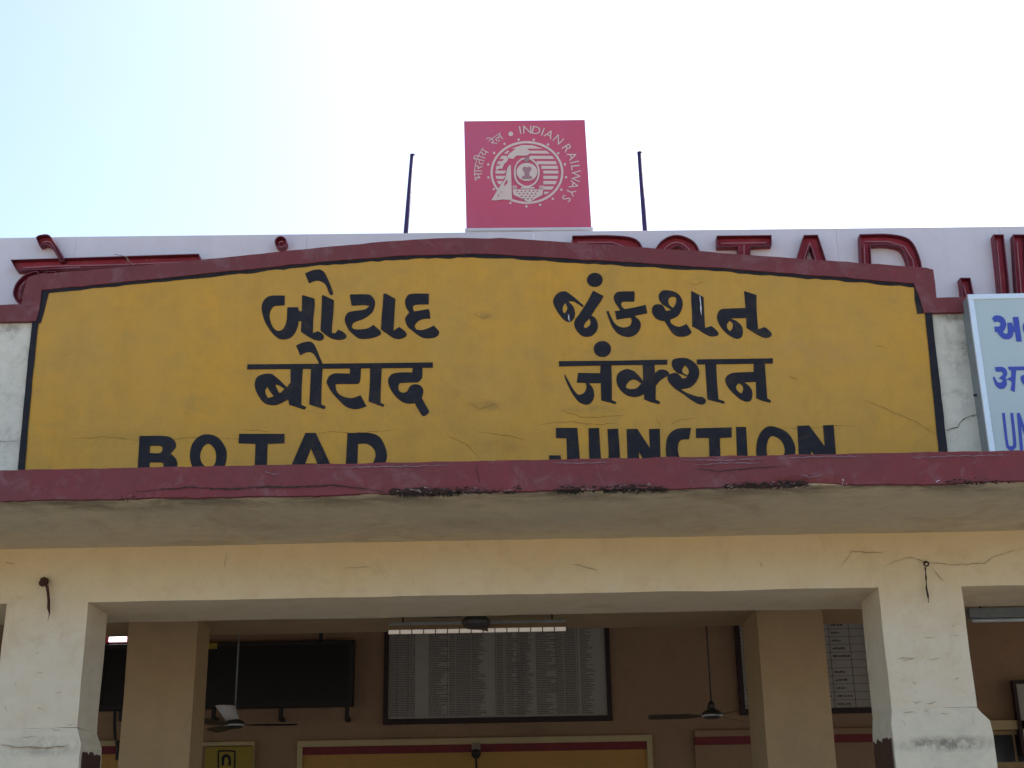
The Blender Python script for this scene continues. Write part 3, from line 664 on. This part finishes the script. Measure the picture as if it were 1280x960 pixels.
# ------------------------------------------------------------------ emblem board and the two poles on the roof
DE = DH + .03
c0, c1, c2, c3 = P(580, 151.5, DE), P(731, 149.8, DE), P(739.3, 283, DE), P(583, 284.3, DE)
eb = thing('emblem_board', 'square magenta railway emblem board standing on top of the white hoarding', 'emblem board', ((c2 + c3) / 2))
part('panel', MB().plate([[(c3.x, c3.z - .01), (c2.x, c2.z - .01), (c1.x, c1.z), (c0.x, c0.z)]], DE, DE + .012), M['board'], eb)
part('edge_frame', MB().plate([[(c3.x + .006, c3.z - .01), (c2.x - .006, c2.z - .01), (c1.x - .006, c1.z - .008), (c0.x + .006, c0.z - .008)]], DE + .013, DE + .05), M['boardedge'], eb)
part('base_rail', MB().plate([[(c3.x - .01, c3.z - .03), (c2.x + .01, c2.z - .03), (c2.x + .01, c2.z - .011), (c3.x - .01, c3.z - .011)]], DE - .01, DE + .05), M['hoard'], eb)
def eg(cs, name, m='cream_print', lift=.001, sc=6.0, ox=570, oy=140):
    return glyph(cs, ox, oy, sc, DE, .0015, m, eb, name, lift)
eg([ell(532, 455, 273, 236, 40), ell(532, 455, 257, 219, 40)], 'emblem_ring')
for x, y in ((470, 208), (583, 210), (364, 240), (690, 245), (286, 308), (767, 310), (242, 395), (817, 393), (243, 492), (825, 490), (283, 580), (790, 584), (726, 652), (408, 683), (631, 697), (529, 709)):
    eg([ell(x, y, 9, 9, 8)], 'star_dot')
eg([ell(411, 165, 18, 17, 12)], 'dot')
def stripes():
    rows = [(250, 276), (291, 313), (330, 353), (370, 393), (405, 428), (441, 463), (480, 503), (518, 543), (559, 583), (599, 617)]
    lim = [398, 545, 552, 605, 640, 655, 655, 655, 655, 660]
    left = [None, 400, 388, 352, 335, 378, 372, 352, None, None]
    for (a, b), r, lf in zip(rows, lim, left):
        ym = (a + b) / 2
        hx = 236 * math.sqrt(max(0, 1 - ((ym - 455) / 205) ** 2)); ha = 236 * math.sqrt(max(0, 1 - ((a - 455) / 208) ** 2)); hb = 236 * math.sqrt(max(0, 1 - ((b - 455) / 208) ** 2))
        if a == 250: eg(['%f %f* %f %f* %f %f* %f %f*' % (532 - ha, a, 532 + ha, a, 532 + hb, b, 532 - hb, b)], 'stripe'); continue
        if 532 + min(ha, hb) > r + 5: eg(['%f %f* %f %f* %f %f* %f %f*' % (r, a, 532 + ha, a, 532 + hb, b, r, b)], 'stripe')
        if lf and 532 - max(ha, hb) < lf: eg(['%f %f* %f %f* %f %f* %f %f*' % (532 - ha, a, lf, a, lf - 14, b, 532 - hb, b)], 'stripe')
stripes()
eg(['300 440 330 425 345 430 360 395 385 370 395 350 430 352 455 330 500 330 540 325 553 300 535 280 500 268 450 278 420 300 395 320 385 345 355 360 335 395 315 410'], 'smoke', 'cream_print', .0035)
eg(['435 440 440 500 470 545 530 570 590 545 620 500 628 440 610 390 565 350 530 345 490 350 450 390', '448 440 455 500 480 535 530 556 582 535 608 495 614 440 598 395 560 362 530 358 495 362 460 395'], 'boiler_ring', 'cream_print', .0035)
eg([ell(532, 452, 78, 68, 24)], 'medallion', 'cream_print', .0035)
eg(['500 425 515 412 532 418 550 412 565 425 560 445 552 452 552 480 570 486* 570 505* 495 505* 495 486* 512 480 512 452 503 445'], 'medallion_figure', 'shade_print', .0055)
eg([ell(530, 360, 20, 20, 14)], 'headlamp', 'shade_print', .0055)
eg(['265 665* 320 572* 368 505* 385 425* 402 398* 412 405* 420 655* 400 662* 350 658* 300 665*', '368 528* 386 508* 384 540* 358 560*', '335 602* 347 597* 345 615* 333 620*', '312 626* 322 618* 320 632* 310 638*'], 'locomotive_nose', 'cream_print', .0035)
holes = []
for r in range(4):
    for c in range(6 - r):
        x = 455 + c * 30 + r * 16; y = 592 + r * 19
        holes.append('%d %d* %d %d* %d %d* %d %d*' % (x, y, x + 12, y, x + 12, y + 9, x, y + 9))
eg(['425 582* 655 582* 648 625* 600 650* 545 682* 500 655* 430 622*'] + holes, 'grille', 'cream_print', .0035)
eg(['425 555* 455 555* 455 577* 425 577*', '433 562* 447 562* 447 571* 433 571*'], 'buffer', 'cream_print', .0035)
eg(['625 555* 655 555* 655 577* 625 577*', '633 562* 647 562* 647 571* 633 571*'], 'buffer', 'cream_print', .0035)
eg(['488 566* 590 566* 590 578* 488 578*'], 'buffer_beam', 'cream_print', .0055)
# lettering on the arc
def textmesh(ch, size):
    cu = bpy.data.curves.new('t', 'FONT'); cu.body = ch; cu.size = size; cu.align_x = 'CENTER'; cu.resolution_u = 3
    o = bpy.data.objects.new('t', cu); C.objects.link(o); bpy.context.view_layer.update()
    me = bpy.data.meshes.new_from_object(o.evaluated_get(bpy.context.evaluated_depsgraph_get()))
    vs_ = [v.co.copy() for v in me.vertices]; fs = [tuple(p.vertices) for p in me.polygons]
    bpy.data.objects.remove(o); bpy.data.meshes.remove(me); return vs_, fs
cc = P(658.7, 215.8, DE); RR = (P(719.5, 215.8, DE).x - cc.x)
for ch, ang in zip('INDIANRAILWAYS', (-7, 1.5, 12, 20.3, 28.5, 41.5, 56.5, 69, 77.5, 84.5, 96, 108, 118, 128)):
    vs_, fs = textmesh(ch, .098); a = R(ang)
    ux, uz = math.cos(a), -math.sin(a); nx, nz_ = math.sin(a), math.cos(a)
    q = MB().add([(cc.x + nx * (RR + v.y - .031) + ux * v.x, DE - .0025, cc.z + nz_ * (RR + v.y - .031) + uz * v.x) for v in vs_], [f for f in fs])
    part('printed_letter', q, M['cream_print'], eb)
for word, ang in (('भारतीय', -78), ('रेल', -38)):
    vs_, fs = textmesh(word, .097); a0 = R(ang)
    if vs_:
        q = MB(); out = []
        for v in vs_:
            a = a0 + v.x / RR; out.append((cc.x + math.sin(a) * (RR + v.y - .028), DE - .0025, cc.z + math.cos(a) * (RR + v.y - .028)))
        part('printed_word', q.add(out, fs), M['cream_print'], eb)

for (xt, yt, xb_, yb, lab) in ((515.5, 195, 506.5, 300, 'thin dark pole leaning on the roof left of the emblem board'), (799.5, 192, 807, 300, 'thin dark pole standing on the roof right of the emblem board')):
    a, b = P(xb_, yb, DH + .25), P(xt, yt, DH + .25)
    dr = (a - b).normalized(); foot = a + dr * ((a.z - zC - .15) / -dr.z)
    t = thing('roof_pole', lab, 'pole', foot, 'dark poles on the roof beside the emblem board')
    part('post', MB().tube([foot, a, b], .018, 10), M['pole'], t, smooth=True)
    part('cap', MB().tube([b, b + Vector((0, 0, .012))], .019, 10), M['pole'], t)
    part('clamp', MB().tube([a - dr * .02, a + dr * .03], .024, 10), M['pole'], t)

# ------------------------------------------------------------------ pale light box sign on the right
DS = 7.84
sx0 = P(1209.5, 368, DS).x; sx1 = sx0 + 1.05
zs1 = P(1245, 367, DS).z; zs0 = zF + .02
sg = thing('reserved_hall_sign', 'pale blue sign box with blue lettering in an aluminium frame right of the gable', 'sign', ((sx0 + sx1) / 2, DS, zs0))
part('box_body', MB().box(sx0 + .004, sx1 - .004, DS + .02, DY + .02, zs0 + .004, zs1 - .004), M['alud'], sg)
part('face', MB().box(sx0 + .03, sx1 - .03, DS + .008, DS + .0195, zs0 + .03, zs1 - .03), M['signface'], sg)
fr = .034
for b_ in ((sx0, sx1, zs1 - fr, zs1), (sx0, sx1, zs0, zs0 + fr), (sx0, sx0 + fr, zs0 + fr, zs1 - fr), (sx1 - fr, sx1, zs0 + fr, zs1 - fr)):
    part('frame_bar', MB().box(b_[0], b_[1], DS, DS + .0197, b_[2], b_[3]), M['alu'], sg, bevel=.003)
part('corner_joint', MB().tube([P(1221, 494, DS + .06) + Vector((0, 0, 0)), P(1217, 494, DS + .06)], .008, 8), M['iron'], sg)
SD = DS + .006
glyph(['770 545* 810 510 880 505 950 540 990 620 985 700 940 775* 990 800* 1020 770 1012 620* 1090 620* 1105 675* 1118 675* 1100 528* 1190 528* 1245 920* 1160 922* 1135 770* 1110 770 1100 830 1060 875 1000 885 930 865 870 800 855 768* 815 768* 808 680* 880 680 905 650 890 615 850 600 805 612*'], 1180, 355, 12.8, SD, .002, 'blue', sg)
glyph(['1310 600 1360 600 1480 600* 1480 530* 1570 530* 1620 920* 1540 920* 1500 690* 1400 690 1430 760 1420 830 1370 850 1300 800 1262 720 1270 640', '1335 690 1365 720 1365 770 1330 760 1320 720'], 1180, 355, 12.8, SD, .002, 'blue', sg)
glyph(['280 185* 330 183 365 200 378 240 365 270 375 320 355 352 320 358 285 330 262 265* 275 262* 300 305 330 308* 342 290 310 275* 345 245* 335 222 300 222 285 215*'], 1200, 430, 6.4, SD, .002, 'blue', sg)
glyph(['385 182* 620 178* 622 204* 598 206* 605 385* 575 372* 568 275* 530 275 545 310 530 330 500 315 485 270 500 250 566 248* 562 208* 448 210* 438 385* 405 368* 412 300 365 285* 410 262* 410 210* 392 208*'], 1200, 430, 6.4, SD, .002, 'blue', sg)
glyph(['337 552* 358 552* 385 790 405 815 426 790 403 552* 425 552* 450 790 440 835 410 852 380 835 365 790'], 1200, 430, 6.4, SD, .002, 'blue', sg)
glyph(['455 552* 478 552* 545 745* 525 552* 548 552* 582 850* 556 850* 488 650* 505 850* 480 850*'], 1200, 430, 6.4, SD, .002, 'blue', sg)

# ------------------------------------------------------------------ hooks on the beam
h = P(58, 728, D0)
t = thing('rusty_bracket', 'rusty iron bracket with a dangling strip on the beam above the left pillar', 'bracket', h, 'iron hooks left in the beam')
q = MB()
q.lathe([(.012, -.025), (.024, -.02), (.03, -.005), (.024, .015), (.008, .022)], h.x - .004, D0 - .03, h.z, 9)
for v in q.v: v += noise.noise_vector(v * 60) * .012
part('bracket_head', q, M['rust'], t)
q = MB().tube([P(x, y, D0 - .035) for x, y in ((59, 732), (60, 740), (61, 750), (60.5, 760), (62, 767), (59.5, 776))], [.011, .009, .008, .009, .004, .002], 6)
for v in q.v: v += noise.noise_vector(v * 50) * .004
part('hanging_strip', q, M['rust'], t)
part('bolt', MB().tube([(h.x, D0 + .01, h.z), (h.x, D0 - .04, h.z)], .007, 8), M['iron'], t)
h = P(1156, 706, D0)
t = thing('eye_hook', 'thin eye hook with a hanging rod on the beam above the right pillar', 'hook', h, 'iron hooks left in the beam')
part('eye', MB().tube([(h.x + .014 * math.cos(a), D0 - .03, h.z + .014 * math.sin(a)) for a in [i * math.pi / 6 for i in range(13)]], .0045, 6), M['iron'], t, smooth=True)
part('bolt', MB().tube([(h.x, D0 + .01, h.z + .012), (h.x, D0 - .03, h.z + .012)], .006, 8), M['iron'], t)
part('rod', MB().tube([P(x, y, D0 - .03) for x, y in ((1156.5, 709), (1157.5, 722), (1158, 735), (1160, 745), (1160.5, 753))], [.006, .0055, .005, .006, .003], 6), M['iron'], t, smooth=True)

# ------------------------------------------------------------------ things in the hall
DW = BW - .06
def framed(name, label, cat, x0, x1, y0, y1, D=DW, fr_=.05, top=None, group=None):
    a = P((x0 + x1) / 2, y1, D); xa_, xb2 = P(x0, (y0 + y1) / 2, D).x, P(x1, (y0 + y1) / 2, D).x
    z0, z1 = a.z, top or P((x0 + x1) / 2, y0, D).z
    t = thing(name, label, cat, ((xa_ + xb2) / 2, D, z0), group)
    part('sheet', MB().box(xa_ + .02, xb2 - .02, D + .01, D + .05, z0 + .02, z1 - .02), M['paper'], t)
    for b_ in ((xa_, xb2, z0, z0 + fr_), (xa_, xb2, z1 - fr_, z1), (xa_, xa_ + fr_, z0 + fr_, z1 - fr_), (xb2 - fr_, xb2, z0 + fr_, z1 - fr_)):
        part('frame_bar', MB().box(b_[0], b_[1], D - .02, D + .055, b_[2], b_[3]), M['frame'], t)
    return t, xa_ + fr_, xb2 - fr_, z0 + fr_, z1 - fr_
t, a, b, c, dd_ = framed('fare_chart', 'large grey framed chart printed with columns of small text on the hall back wall', 'chart', 480, 763, 760, 903, top=P(620, 752, DW).z)
q = MB(); D = DW + .008
cols = [(0.005, .035, 1), (.04, .085, .9), (.09, .115, .9), (.185, .25, .6), (.28, .305, 1), (.315, .375, .95), (.385, .43, .5), (.5, .53, 1), (.545, .585, .6), (.59, .61, 1), (.615, .65, .45), (.68, .75, .6), (.775, .805, 1), (.815, .865, .9), (.885, .93, .5)]
rows = 62
for r in range(rows):
    z = c + .03 + (dd_ - c - .06) * r / rows
    for (u0, u1, dn) in cols:
        x = a + (b - a) * u0; e = a + (b - a) * (u1 if dn >= .9 else u0 + (u1 - u0) * random.uniform(.55, 1.5))
        while x < e:
            l_ = random.uniform(.008, .022); 
            q.add([(x, D, z), (min(e, x + l_), D, z), (min(e, x + l_), D, z + .0085), (x, D, z + .0085)], [(0, 1, 2, 3)]); x += l_ + .006
part('printed_rows', q, M['print_'], t, kind='stuff')
for u in (.037, .087, .118, .27, .31, .378, .493, .538, .612, .77, .81, .87):
    x = a + (b - a) * u
    part('column_rule', MB().box(x, x + .003, DW + .006, DW + .01, c + .02, dd_ - .02), M['frame'], t)
t, a, b, c, dd_ = framed('notice_board', 'framed grey notice board of ruled cells partly behind the right inner pillar', 'notice board', 921, 1093, 760, 892, top=P(1000, 752, DW).z)
D = DW + .007
for r in range(13):
    z = c + (dd_ - c) * r / 13
    part('row_rule', MB().box(a, b, D, D + .004, z, z + .004), M['print_'], t)
for u in (.13, .28, .42, .56, .70, .86):
    x = a + (b - a) * u; part('column_rule', MB().box(x, x + .004, D - .001, D + .004, c, dd_), M['print_'], t)
q = MB()
for r in range(13):
    for u in (.02, .15, .3, .44, .58, .72):
        if random.random() < .15: continue
        z = c + (dd_ - c) * (r + .4) / 13; x = a + (b - a) * u; e = x + (b - a) * random.uniform(.06, .12)
        while x < e:
            l_ = random.uniform(.01, .03); hh = random.uniform(.012, .022)
            q.add([(x, D - .001, z), (x + l_, D - .001, z), (x + l_, D - .001, z + hh), (x, D - .001, z + hh)], [(0, 1, 2, 3)]); x += l_ + .007
part('printed_rows', q, M['print_'], t, kind='stuff')
t, a, b, c, dd_ = framed('poster_frame', 'small dark framed poster on the wall at the right edge past the right pillar', 'poster', 1271, 1330, 850, 944, D=BW - .13, fr_=.035)

# black train display on brackets
DB = BW - .22
xa_, xb2 = P(124, 840, DB).x, P(442, 840, DB).x; z0, z1 = P(350, 884, DB).z, P(350, 801.5, DB).z
t = thing('train_display', 'wide switched off black train information display on iron brackets left of the chart', 'display', ((xa_ + xb2) / 2, DB, z0))
part('cabinet', MB().box(xa_, xb2, DB, DB + .12, z0, z1), M['screen'], t, bevel=.006)
for b_ in ((xa_ + .01, xb2 - .01, z0 + .01, z0 + .045), (xa_ + .01, xb2 - .01, z1 - .045, z1 - .01), (xa_ + .01, xa_ + .05, z0 + .045, z1 - .045), (xb2 - .05, xb2 - .01, z0 + .045, z1 - .045)):
    part('bezel', MB().box(b_[0], b_[1], DB - .008, DB - .001, b_[2], b_[3]), M['iron'], t)
l0 = P(259, 811.5, DB); l1 = P(272, 804, DB)
part('label', MB().box(l0.x, l1.x, DB - .012, DB - .009, l0.z, l1.z), M['signy'], t)
for x in (150, 266, 350, 433):
    v = P(x, 884, DB)
    part('bracket', MB().box(v.x - .02, v.x + .02, DB + .04, DB + .08, v.z - .13, v.z + .005).box(v.x - .02, v.x + .02, DB + .08, BW + .0, v.z - .13, v.z - .09), M['iron'], t)
v = P(400, 801, DB); part('hanger', MB().box(v.x - .018, v.x + .018, DB + .04, DB + .075, v.z - .005, zC), M['iron'], t)
v = P(200, 801, DB); part('hanger', MB().box(v.x - .018, v.x + .018, DB + .04, DB + .075, v.z - .005, zC), M['iron'], t)

# lit white panel left of the inner pillar
a, b = P(136, 802, BW - .16), P(158.5, 789.5, BW - .16)
t = thing('lit_panel_light', 'small bright white lamp panel glowing above the black display at far left', 'lamp', (a.x, BW - .16, a.z))
part('diffuser', MB().box(a.x, b.x, BW - .16, BW - .14, a.z, b.z), M['lamp'], t)
part('housing', MB().box(a.x - .05, b.x + .02, BW - .139, BW + .005, a.z - .01, b.z + .02), M['band'], t)

# louvred tube light hanging just under the inner beam
DT = 9.76
a, b = P(485, 790, DT), P(708, 787.5, DT)
z0 = P(596, 790, DT).z
t = thing('louvre_light', 'long louvred ceiling light hanging in front of the chart behind the near fan', 'light fixture', ((a.x + b.x) / 2, DT, z0))
part('housing', MB().box(a.x, b.x, DT + .03, DT + .10, z0 + .03, z0 + .085), M['alud'], t, bevel=.004)
part('reflector', MB().add([(a.x, DT, z0 + .028), (b.x, DT, z0 + .028), (b.x, DT + .05, z0 + .085), (a.x, DT + .05, z0 + .085), (a.x, DT - .002, z0 + .026), (b.x, DT - .002, z0 + .026)], [(0, 1, 2, 3)]), M['inner'], t)
n_ = 15
for i in range(n_ + 1):
    x = a.x + (b.x - a.x) * i / n_
    part('louvre_fin', MB().box(x - .003, x + .003, DT - .004, DT + .03, z0 - .004, z0 + .027), M['iron'], t)
for i in range(n_):
    x = a.x + (b.x - a.x) * i / n_; x2 = a.x + (b.x - a.x) * (i + 1) / n_
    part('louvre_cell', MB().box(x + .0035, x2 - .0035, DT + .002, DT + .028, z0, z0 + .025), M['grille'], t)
for x in (a.x + .1, b.x - .1):
    part('hanger', MB().box(x - .006, x + .006, DT + .06, DT + .072, z0 + .085, zC), M['iron'], t)
a2, b2 = P(1214, 777, DT), P(1437, 775, DT)
t = thing('batten_light', 'dull unlit batten light hanging under the beam right of the right pillar', 'light fixture', ((a2.x + b2.x) / 2, DT, a2.z))
part('housing', MB().box(a2.x, b2.x, DT + .01, DT + .10, a2.z + .03, a2.z + .10), M['alud'], t, bevel=.004)
part('tube', MB().tube([(a2.x + .02, DT + .03, a2.z + .012), (b2.x - .02, DT + .03, a2.z + .012)], .014, 10), M['alu'], t, smooth=True)
for x in (a2.x + .1, b2.x - .1):
    part('hanger', MB().box(x - .006, x + .006, DT + .06, DT + .072, a2.z + .1, zC), M['iron'], t)

# ceiling fans
def fan(loc, rod, label, rz, lift=0., ring=True):
    t = thing('ceiling_fan', label, 'ceiling fan', loc, 'ceiling fans in the hall')
    x, y, z = loc
    part('motor', MB().lathe([(.03, -.045), (.07, -.038), (.098, -.012), (.098, .012), (.07, .035), (.03, .05)], x, y, z, 24), M['fanw'], t, smooth=True)
    if ring: part('trim_ring', MB().lathe([(.09, -.022), (.103, -.017), (.103, -.009), (.09, -.004)], x, y, z, 24), M['alu'], t, smooth=True)
    part('downrod', MB().tube([(x, y, z + .05), (x, y, z + rod)], .008, 10), M['fanw'], t, smooth=True)
    part('rod_cover', MB().lathe([(.02, .045), (.042, .06), (.034, .10), (.014, .125)], x, y, z, 18), M['fanw'], t, smooth=True)
    for k in range(3):
        a = rz + k * 2 * math.pi / 3; ca, sa = math.cos(a), math.sin(a)
        q = MB(); vs_ = []; L = [(.10, .03), (.18, .045), (.22, .062), (.42, .068), (.58, .066), (.605, .045)]
        for r, wd in L:
            for s_ in (-1, 1):
                for dz in (-.002, .002):
                    px_, py_ = r, s_ * wd; vs_.append((x + px_ * ca - py_ * sa, y + px_ * sa + py_ * ca, z - .012 + lift + s_ * wd * .22 + dz))
        fs = []
        for i in range(len(L) - 1):
            o = i * 4; fs += [(o, o + 4, o + 6, o + 2), (o + 1, o + 3, o + 7, o + 5), (o, o + 1, o + 5, o + 4), (o + 2, o + 6, o + 7, o + 3)]
        e = (len(L) - 1) * 4; fs += [(0, 2, 3, 1), (e, e + 1, e + 3, e + 2)]
        part('blade', q.add(vs_, fs), M['fanw'], t)
    return t
f1 = P(595, 778, 9.25); fan(tuple(f1), zC - f1.z, 'dark ceiling fan nearest the front, hanging before the louvred light', R(-30), .05, False)
f2 = P(293, 905, 13.5); t = fan(tuple(f2), zC - f2.z, 'ceiling fan with white motor cover hanging below the black display', R(4))
[o for o in t.children if o.name.startswith('downrod')][0].material_slots[0].link = 'OBJECT'
[o for o in t.children if o.name.startswith('downrod')][0].material_slots[0].material = M['alud']
cv = [o for o in t.children if o.name.startswith('rod_cover')][0]
q = MB().lathe([(.066, .03), (.078, .08), (.098, .165), (.10, .172)], *f2, 18)
for v in q.v: v.x -= (v.z - f2.z) * .55
cv.data = bpy.data.meshes.new('rod_cover'); cv.data.from_pydata([tuple(v - f2) for v in q.v], [], q.f); cv.data.materials.append(M['fanl']); cv.data.shade_smooth(); cv['label'] = 'white motor cover'
f3 = P(890, 893, 13.3); fan(tuple(f3), zC - f3.z, 'dark ceiling fan hanging left of the right inner pillar', R(176))

# yellow pictogram notice by the left door
DN = W1 - .02
a, b = P(262, 975, DN), P(316, 933, DN)
t = thing('yellow_notice', 'dark yellow notice with a black arch pictogram beside the left inner pillar', 'notice', (a.x, DN, a.z))
part('plate', MB().box(a.x - .06, b.x, DN, DN + .015, a.z - .1, b.z), M['signy'], t)
glyph(['272 942 274 938 292 938 294.5 942 294 965* 272 965*', '274 943 275.5 940 291 940 292.5 943 292 965* 274 965*'], 0, 0, 1, DN, .002, 'black', t, 'pictogram_border')
glyph(['277 957* 277.5 946 283 942.5 288 946 289 957* 285.5 957* 285.5 949 283 946.5 280.5 949 280 957*'], 0, 0, 1, DN, .002, 'black', t, 'pictogram')
# wall bracket lamp stub and hanging rods
v = P(595, 932, W1 - .05)
t = thing('wall_fitting', 'small dark wall fitting with a hanging rod on the maroon band below the chart', 'fitting', v)
part('mount', MB().box(v.x - .045, v.x + .045, W1 - .06, W1 + .02, v.z - .045, v.z + .03), M['chip'], t, bevel=.008)
part('socket', MB().lathe([(.02, -.13), (.045, -.10), (.05, -.06), (.03, -.04)], v.x, W1 - .05, v.z, 12), M['iron'], t)
part('rod', MB().tube([(v.x, W1 - .05, v.z - .12), (v.x + .01, W1 - .05, v.z - .5)], .011, 8), M['iron'], t)
v = P(144, 925, W1 - .06)
t = thing('hanging_cable', 'dark cable with a connector hanging over the door surround at far left', 'cable', v)
part('cable', MB().tube([P(x, y, W1 - .06) for x, y in ((143.5, 884), (143, 905), (144, 925))], .016, 8), M['iron'], t)
part('connector', MB().tube([P(x, y, W1 - .06) for x, y in ((147, 926), (147.5, 938), (146, 950))], [.028, .02, .018], 8), M['iron'], t)
